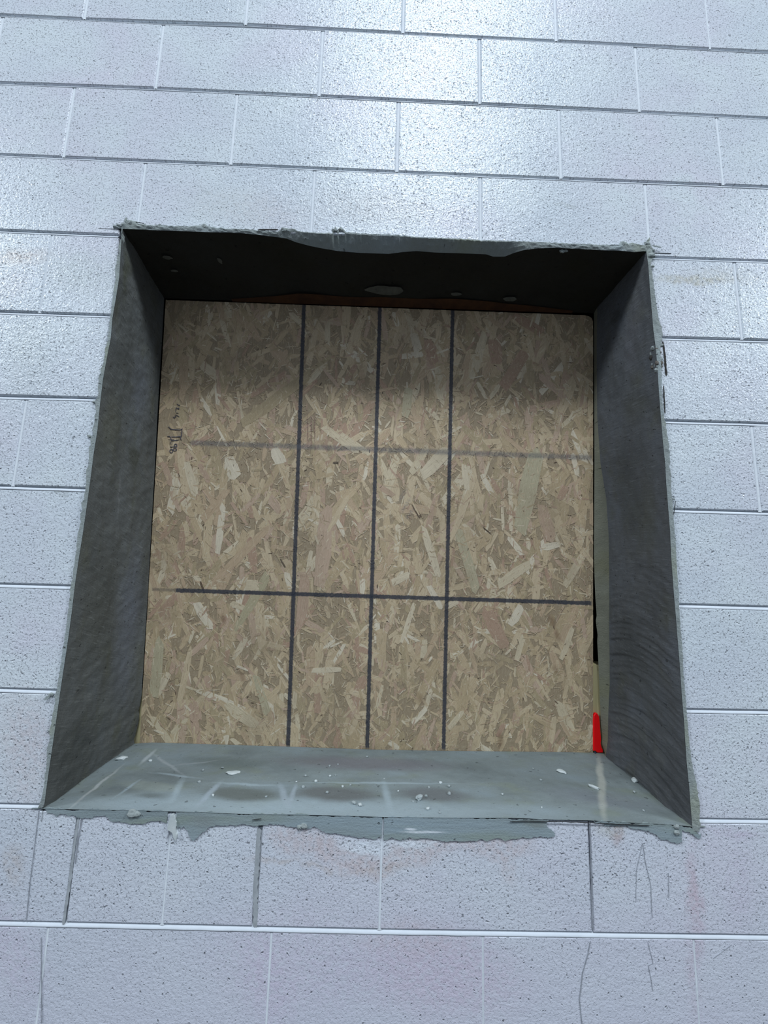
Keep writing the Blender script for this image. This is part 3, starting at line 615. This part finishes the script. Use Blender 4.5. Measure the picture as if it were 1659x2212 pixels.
# hanging fins on the corners
for i, (a, b, w) in enumerate([((1406, 534), (1426, 538), .0018), ((1396, 528), (1400, 517), .003), ((254, 487), (266, 492), .0025), ((101, 1510), (113, 1500), .004), ((272, 484), (276, 474), .004)]):
    ribbon('mortar_fin', M_STRIP, [a, ((a[0] + b[0]) / 2, (a[1] + b[1]) / 2), b], w, -.0055, win)
# pale spots of mortar on the soffit + steel lintel edge
def soff(px, py):
    v = ray(px, py); lo, hi = .8, 2.0
    for _ in range(40):
        t = (lo + hi) / 2; w = CAM + v * t; a, b = ta(w.x), tb(w.x); s = max(0, min(1, (w.y - a.y) / (b.y - a.y))); z = a.z + (b.z - a.z) * s
        if w.z < z: lo = t
        else: hi = t
    return CAM + v * lo
def disc(name, mat, cpx, rx, ry, dz, parent, seed):
    c = soff(*cpx); n = 22; V = [(c.x, c.y, c.z - dz)]; Fc = []
    for i in range(n):
        a = i / n * math.tau; k = 1 + .3 * noise.noise(Vector((math.cos(a) * 1.5, math.sin(a) * 1.5, seed)))
        V.append((c.x + rx * k * math.cos(a), c.y + ry * k * math.sin(a), c.z - dz + .0015))
        Fc.append([0, i + 1, (i + 1) % n + 1])
    return link(name, mesh_from(name, V, Fc, UVXY), mat, parent, True)
for i, (p, rx, ry) in enumerate([((835, 624), .055, .016), ((1102, 643), .019, .009), ((362, 553), .012, .006), ((377, 582), .010, .004), ((475, 560), .005, .010), ((985, 632), .016, .006)]):
    disc('mortar_dab', M_PATCH, p, rx, ry, .006, win, i)
def plate(name, mat, p0, p1, dep, th, parent):
    a, b = soff(*p0), soff(*p1); V = []; Fc = []; n = 40
    for i in range(n + 1):
        t = i / n; p = a.lerp(b, t); k = dep * (1 + .25 * noise.noise(Vector((t * 7, 2, 0)))) * (min(1, t * 5, (1 - t) * 4) * .8 + .2)
        yb = plane_y(p.z) - .002; V += [(p.x, yb - k, p.z - .0015), (p.x, yb, p.z - th), (p.x, yb, p.z + .004)]
    for i in range(n): k = i * 3; Fc += [[k, k + 1, k + 4, k + 3], [k + 1, k + 2, k + 5, k + 4]]
    return link(name, mesh_from(name, V, Fc, UVXY), mat, parent)
plate('steel_lintel', M_RUST, (500, 645), (1240, 668), .036, .004, win)['label'] = 'rust brown steel edge at the back of the head'

# ---------------------------------------------------------------- strand board
board = empty('strand_board', tuple(on_board(790, 1615))); BO = Vector(board.location)
tag(board, 'tan oriented strand board with marker lines, closing the back of the square opening', 'board')
TAN = [(.48, .37, .23), (.43, .33, .20), (.52, .41, .26), (.38, .30, .18), (.54, .43, .28), (.46, .34, .22)]
RED = [(.44, .31, .22), (.39, .26, .18), (.48, .35, .25)]; LGT = [(.60, .51, .36), (.56, .47, .32), (.64, .56, .42)]; DRK = [(.055, .040, .028), (.09, .06, .04), (.13, .09, .055)]
Bpx = [(358, 648), (1262, 681), (1272, 683), (1278, 687), (1281, 694), (1281, 1631), (301, 1613)]
BP = [PB(*p) for p in Bpx]
def inside(x, z, m=.004):
    xl = BP[0][0] + (BP[6][0] - BP[0][0]) * (BP[0][1] - z) / (BP[0][1] - BP[6][1]); zt = BP[0][1] + (BP[1][1] - BP[0][1]) * (x - BP[0][0]) / (BP[1][0] - BP[0][0])
    xr = BP[4][0] + (BP[5][0] - BP[4][0]) * (BP[4][1] - z) / (BP[4][1] - BP[5][1]); zb = BP[6][1] + .001
    return xl + m < x < xr - m and zb + m < z < zt - m and not (x > xr - .02 and z > zt - .02)
def clip_to_board(P):
    for i in range(len(BP)):
        a, b = BP[i - 1], BP[i]; Q = []          # outline runs clockwise: keep the right-hand side
        sd = lambda p: (b[0] - a[0]) * (p[1] - a[1]) - (b[1] - a[1]) * (p[0] - a[0])
        for j in range(len(P)):
            p, q = P[j - 1], P[j]; sp, sq = sd(p), sd(q)
            if (sp < 0) != (sq < 0): t = sp / (sp - sq); Q.append((p[0] + (q[0] - p[0]) * t, p[1] + (q[1] - p[1]) * t))
            if sq < 0: Q.append(q)
        P = Q
        if len(P) < 3: return []
    return P
class Fl:
    def __init__(s): s.V = []; s.F = []; s.U = []; s.C = []
    def add(s, cx, cz, L, w, ang, h, col, th=.00025):
        r = random.uniform; ca, sa = math.cos(ang), math.sin(ang)
        pts = [(-L / 2, -w * r(.05, .45)), (-L / 2 * r(.75, .98), w * r(.3, .5)), (L / 2 * r(.1, .3), w * .5), (L / 2 * r(.75, .98), w * r(.35, .5)), (L / 2, w * r(-.2, .3)), (L / 2 * r(.7, .95), -w * r(.3, .5)), (-L / 2 * r(.1, .4), -w * .5)]
        W2 = [(cx + u * ca - v * sa, cz + u * sa + v * ca) for u, v in pts]
        if not all(inside(x, z, .0005) for x, z in W2): W2 = clip_to_board(W2)      # cut by the saw at the board's edges
        n = len(W2)
        if n < 3: return
        col = tuple(min(.9, q * 1.30) for q in col); b = len(s.V); ou = (r(0, 50), r(0, 50))
        for y in (-h, -h + th):
            for x, z in W2: s.V.append((x, y, z)); s.U.append(((x - cx) * ca + (z - cz) * sa + ou[0], -(x - cx) * sa + (z - cz) * ca + ou[1])); s.C.append(col)
        s.F.append([b + i for i in range(n)][::-1])
        for i in range(n): s.F.append([b + i, b + (i + 1) % n, b + n + (i + 1) % n, b + n + i])
    def build(s, name, parent, kind=None):
        m = bpy.data.meshes.new(name); m.from_pydata([Vector((v[0], v[1] + plane_y(v[2]), v[2])) - BO for v in s.V], [], s.F); m.update()
        ub = m.uv_layers.new(name='board'); ug = m.uv_layers.new(name='grain'); ca = m.color_attributes.new('Col', 'FLOAT_COLOR', 'POINT')
        for lp in m.loops:
            v = s.V[lp.vertex_index]; ub.data[lp.index].uv = (v[0], v[2]); ug.data[lp.index].uv = s.U[lp.vertex_index]
        for i, c in enumerate(s.C): ca.data[i].color = (*c, 1)
        o = link(name, m, M_BOARD, parent)
        if kind: o['kind'] = kind
        return o
def panel():
    s = Fl(); n = len(BP)
    for y in (0, .011):
        for x, z in BP: s.V.append((x, y, z)); s.U.append((z, x)); s.C.append((.40, .31, .20))
    s.F = [list(range(n))[::-1], [n + i for i in range(n)]] + [[i, (i + 1) % n, n + (i + 1) % n, n + i] for i in range(n)]
    return s.build('panel', board)
panel()
def fits(x, z, L, w, a): return inside(x, z, .001)
def fits_(x, z, L, w, a):
    dx, dz = math.cos(a) * L / 2, math.sin(a) * L / 2; ex, ez = -math.sin(a) * w / 2, math.cos(a) * w / 2
    return all(inside(x + i * dx + j * ex, z + i * dz + j * ez, .0005) for i in (-1, 1) for j in (-1, 1))
NOT = [(413, 1035, 80, 18, 72, 'L'), (500, 1010, 55, 30, 65, 'L'), (545, 1265, 30, 25, 0, 'L'), (440, 1330, 70, 22, 58, 'L'), (520, 1545, 85, 26, 35, 'L'), (705, 1447, 66, 12, -3, 'L'),
    (1110, 1240, 90, 22, -35, 'L'), (1190, 1180, 40, 16, -10, 'L'), (940, 1290, 60, 14, 60, 'L'), (865, 1250, 45, 16, -30, 'L'), (600, 985, 40, 26, 60, 'L'), (735, 950, 100, 16, 36, 'L'), (768, 960, 80, 12, 34, 'L'), (940, 1000, 90, 30, -45, 'L'),
    (1005, 1030, 60, 14, 80, 'L'), (1225, 1390, 75, 14, -70, 'L'), (1115, 1330, 50, 20, -60, 'L'), (985, 1555, 50, 12, -50, 'L'), (340, 1440, 130, 24, -86, 'O'), (400, 1460, 130, 14, -80, 'T'),
    (700, 1180, 180, 34, -88, 'R'), (655, 1300, 120, 26, -85, 'R'), (1070, 1360, 90, 30, 62, 'R'), (1180, 1130, 90, 28, 70, 'R'), (1110, 800, 100, 26, -60, 'R'), (1070, 760, 60, 30, 80, 'R'), (1140, 700, 80, 22, 30, 'R'), (930, 760, 60, 22, 70, 'R'), (565, 1500, 90, 16, 70, 'O'),
    (545, 1300, 150, 20, -62, 'O'), (520, 1200, 180, 18, -48, 'T'), (1215, 1065, 34, 16, -60, 'R'), (915, 1005, 26, 10, 60, 'R'), (730, 1110, 90, 12, -62, 'T'), (725, 1000, 12, 6, 0, 'D'), (1050, 1145, 30, 3, 40, 'D'), (900, 1105, 36, 7, 55, 'D'),
    (437, 1268, 26, 5, 68, 'D'), (611, 1217, 22, 4, 58, 'D'), (1000, 1100, 160, 16, -70, 'T'), (930, 1190, 120, 18, 72, 'L'), (1010, 1210, 150, 22, 72, 'O'), (395, 1020, 100, 16, 80, 'T'), (1140, 1060, 200, 40, -80, 'O'), (880, 870, 70, 20, -85, 'O'), (600, 860, 200, 26, -40, 'T')]
PALS = {'L': LGT, 'R': RED, 'D': DRK, 'T': TAN, 'O': [(.40, .35, .22), (.43, .38, .25)]}
_q0 = PB(345, 985); _q1 = PB(402, 862)
quiet = lambda x, z: _q0[0] < x < _q1[0] and _q0[1] < z < _q1[1]
rs = random.Random(11); cand = []
for k in range(5200):
    u = rs.random(); x = rs.uniform(-.67, .61); z = rs.uniform(-.03, 1.22)
    if u < .07: L, w = rs.uniform(.07, .15), rs.uniform(.014, .030)
    elif u < .42: L, w = rs.uniform(.035, .08), rs.uniform(.007, .018)
    elif u < .86: L, w = rs.uniform(.012, .040), rs.uniform(.0018, .007)
    else: L, w = rs.uniform(.004, .012), rs.uniform(.0010, .0028)
    a = math.pi / 2 + rs.gauss(0, .55 if u < .3 else 1.0)
    q = rs.random(); pal = DRK if u > .95 else (RED if q < .15 else (LGT if q < .26 else TAN))
    if fits(x, z, L, w, a): cand.append([x, z, L, w, a, rs.choice(TAN if quiet(x, z) else pal), u])
base = [c for c in cand if c[2] * c[3] > .00025]; small = [c for c in cand if c[2] * c[3] <= .00025]
base.sort(key=lambda c: -c[2] * c[3])
big = []
for c in base: big.append((*c[:6], rs.uniform(.0002, .00055)))
for (px, py, L, w, a, p) in NOT:
    x, z = PB(px, py); L2, w2 = L / 775., w / 775.; a2 = -math.radians(a)
    if fits(x, z, L2, w2, a2): big.append((x, z, L2, w2, a2, rs.choice(PALS[p]), rs.uniform(.00066, .00078)))
big.sort(key=lambda c: -c[2] * c[3])
for c in big[:290]:
    s = Fl(); s.add(c[0], c[1], c[2], c[3], c[4], c[6], c[5]); s.build('strand', board)
rest = Fl()
for c in big[290:]: rest.add(c[0], c[1], c[2], c[3], c[4], c[6], c[5])
for c in small: rest.add(c[0], c[1], c[2], c[3], c[4], rs.uniform(.0004, .00075) if c[2] > .012 else rs.uniform(.0007, .0008), c[5])
for k in range(6500):                        # fines filling the face
    x = rs.uniform(-.67, .61); z = rs.uniform(-.03, 1.22); L, w = rs.uniform(.006, .022), rs.uniform(.0008, .0028); a = math.pi / 2 + rs.gauss(0, 1.0)
    if fits(x, z, L, w, a) and not quiet(x, z): rest.add(x, z, L, w, a, rs.uniform(.00065, .0008), rs.choice(rs.choice([TAN, TAN, LGT, [(.58, .49, .35)], RED, [(.32, .24, .15)], TAN])))
fo = rest.build('fine_strands', board, 'stuff')
# handwriting, turned on its side near the left edge of the board
def zp(X, Y): return (330 + X / 15.8, 860 + Y / 15.8)
def ell(cx, cy, rx, ry): return [(cx + rx * math.cos(a / 14 * math.tau), cy + ry * math.sin(a / 14 * math.tau)) for a in range(15)]
strokes = [[(830, 200), (880, 235), (930, 258), (935, 230)], [(865, 345), (905, 345), (905, 385), (850, 355), (812, 325), (800, 400), (790, 480)], [(795, 500), (845, 515), (890, 520)],
    [(780, 565), (850, 600), (915, 645)], [(760, 610), (795, 630), (745, 680), (695, 635)], [(540, 975), (640, 1065), (780, 1080), (960, 1088), (1012, 1045), (1000, 1120), (985, 1300), (955, 1315), (955, 1385), (988, 1440)],
    [(640, 1325), (780, 1332), (960, 1312)], [(500, 1312), (580, 1305), (620, 1360), (650, 1440), (780, 1450), (905, 1425)], [(632, 1485), (618, 1570)],
    ell(790, 1615, 46, 46), [(838, 1640), (830, 1665), (600, 1668)], ell(762, 1760, 62, 44), ell(640, 1812, 48, 60)]
for i, stq in enumerate(strokes):
    o = ribbon('pen_stroke', M_INK, [zp(*p) for p in stq], .0010, -.0016, board, 'board', ww=1)
    o.location = -BO
board_kids_fix = True

# ---------------------------------------------------------------- things behind and beside the board
def batten(name, x0, x1, y0, y1, z0, z1, label):
    root_z = z0; c = Vector(((x0 + x1) / 2, (y0 + y1) / 2, z0)); e = .002; V = []; Fc = []
    prof = [(x0 + e, y0), (x1 - e, y0), (x1, y0 + e), (x1, y1 - e), (x1 - e, y1), (x0 + e, y1), (x0, y1 - e), (x0, y0 + e)]; n = 8; H = 12
    for k in range(H + 1):
        z = z0 + (z1 - z0) * k / H
        for x, y in prof: V.append((x - c.x + .0004 * math.sin(k * 1.7), y - c.y, z - c.z))
    for k in range(H):
        for i in range(n): Fc.append([k * n + i, k * n + (i + 1) % n, (k + 1) * n + (i + 1) % n, (k + 1) * n + i])
    Fc += [list(range(n))[::-1], [H * n + i for i in range(n)]]
    o = link(name, mesh_from(name, V, Fc), M_TIMBER); o.location = c; return tag(o, label, 'timber')
zr = on_board(1290, 1432, .016).z; yb = plane_y(-.12) + .007
xb = on_board(1281, 1600).x + .001; xa = on_board(302, 1600).x - .0015
bt = [batten('timber_batten', xb, xb + .07, yb, yb + .030, -.12, zr, 'short yellow timber batten behind the gap at the right edge of the board'),
      batten('timber_batten', xa - .07, xa, yb, yb + .030, -.12, on_board(300, 1490).z, 'yellow timber sliver showing at the lower left corner of the board')]
for o in bt: o.rotation_euler.x = math.atan(PK)
# red strip standing in the gap
rp = [(1282, 1556), (1283, 1546), (1286, 1541), (1290, 1541), (1294, 1547), (1296, 1560), (1297, 1576), (1299, 1598), (1298, 1606), (1300, 1615), (1303, 1620), (1303, 1626), (1291, 1626), (1286, 1622), (1282, 1622)]
pts = [on_board(p[0], p[1], -.0035) for p in rp]; c = on_board(1292, 1626, -.0035)
n = len(pts); V = []
for y, k in ((.0, .86), (.0012, 1.0), (.0070, 1.0)):
    m = sum((p for p in pts), Vector()) / n
    for p in pts: q = m + (p - m) * Vector((1, 1, 1)); V.append((m.x + (p.x - m.x) * k - c.x, y + p.y - c.y, p.z + (m.z - p.z) * (1 - k) * .1 - c.z))
Fc = [list(range(n))[::-1], [2 * n + i for i in range(n)]] + [[k * n + i, k * n + (i + 1) % n, (k + 1) * n + (i + 1) % n, (k + 1) * n + i] for k in (0, 1) for i in range(n)]
red = link('red_strip', mesh_from('red_strip', V, Fc), M_RED); red.location = c
tag(red, 'bright red rounded strip standing in the gap at the lower right of the board', 'strip')
nv = lump('dark_tip', M_NAVY, (on_board(1284, 1624).x - c.x, -.001, on_board(1284, 1624).z - c.z), .0028, 3, red, (1, .5, .8)); nv['label'] = 'navy blue end'

# ---------------------------------------------------------------- loose chips and crumbs on the sill
def on_sill(px, py):
    v = ray(px, py); lo, hi = .5, 2.2
    for _ in range(40):
        t = (lo + hi) / 2; w = CAM + v * t
        if w.z > sill_z(w.x, w.y): lo = t
        else: hi = t
    w = CAM + v * lo; w.z = sill_z(w.x, w.y); return w
chips = [(503, 1671, .0150, (1, .55, .12), .1, 'pale oval mortar flake lying on the left part of the sill'), (1213, 1668, .0115, (1, .6, .22), -.6, 'small pointed pale chip lying on the right part of the sill'),
    (1283, 1703, .0125, (1, .30, .28), -.8, 'thin grey mortar splinter lying in the pale stripe of the sill'), (1372, 1688, .0090, (1, .8, .5), .3, 'lumpy pale chip against the foot of the right reveal'),
    (262, 1640, .0130, (1, .5, .25), .6, 'pale flat flake at the back left corner of the sill'), (905, 1728, .0090, (1, .7, .6), .8, 'dark sided mortar lump nearest the sill middle, largest of the right crumb cluster')]
for i, (px, py, rr, sq, rz, lab) in enumerate(chips):
    o = lump('mortar_chip', M_CHIP if i != 5 else M_CRUMB, on_sill(px, py), rr, i + 20, None, sq, rz); tag(o, lab, 'chip')
crumbs = [(438, 1665, 4), (325, 1645, 5), (430, 1691, 5), (682, 1689, 5), (660, 1677, 4), (793, 1636, 4), (712, 1655, 4), (730, 1652, 3), (655, 1701, 5), (706, 1713, 5), (765, 1736, 6), (778, 1741, 5), (927, 1703, 5), (920, 1721, 5), (970, 1716, 6), (970, 1700, 5), (924, 1750, 6), (952, 1692, 5), (892, 1733, 4), (1152, 1661, 3), (1168, 1686, 4), (1465, 1756, 5), (1370, 1712, 4), (830, 1684, 4), (460, 1719, 4), (575, 1722, 3), (713, 1678, 4), (725, 1676, 3), (740, 1700, 4), (757, 1697, 4), (1085, 1716, 3), (1390, 1752, 3), (480, 1660, 4), (1170, 1745, 3), (950, 1757, 3), (640, 1690, 3), (860, 1710, 3)]
crumbs.sort()
ONES = 'first second third fourth fifth sixth seventh eighth ninth tenth eleventh twelfth thirteenth fourteenth fifteenth sixteenth seventeenth eighteenth nineteenth'.split()
def ordinal(k):
    if k < 20: return ONES[k - 1]
    t = {2: 'twent', 3: 'thirt'}[k // 10]
    return t + 'ieth' if k % 10 == 0 else t + 'y-' + ONES[k % 10 - 1]
for i, (px, py, s) in enumerate(crumbs):
    w = on_sill(px, py)
    o = lump('mortar_crumb', M_CRUMB if i % 3 else M_CHIP, w, s * .00085, i + 50, None, (1, .8, .6), i * .7, sub=0)
    tag(o, 'small %s mortar crumb on the sill, %s crumb from the left' % ('grey' if i % 3 else 'pale', ordinal(i + 1)), 'crumb', 'mortar crumbs on the sill')
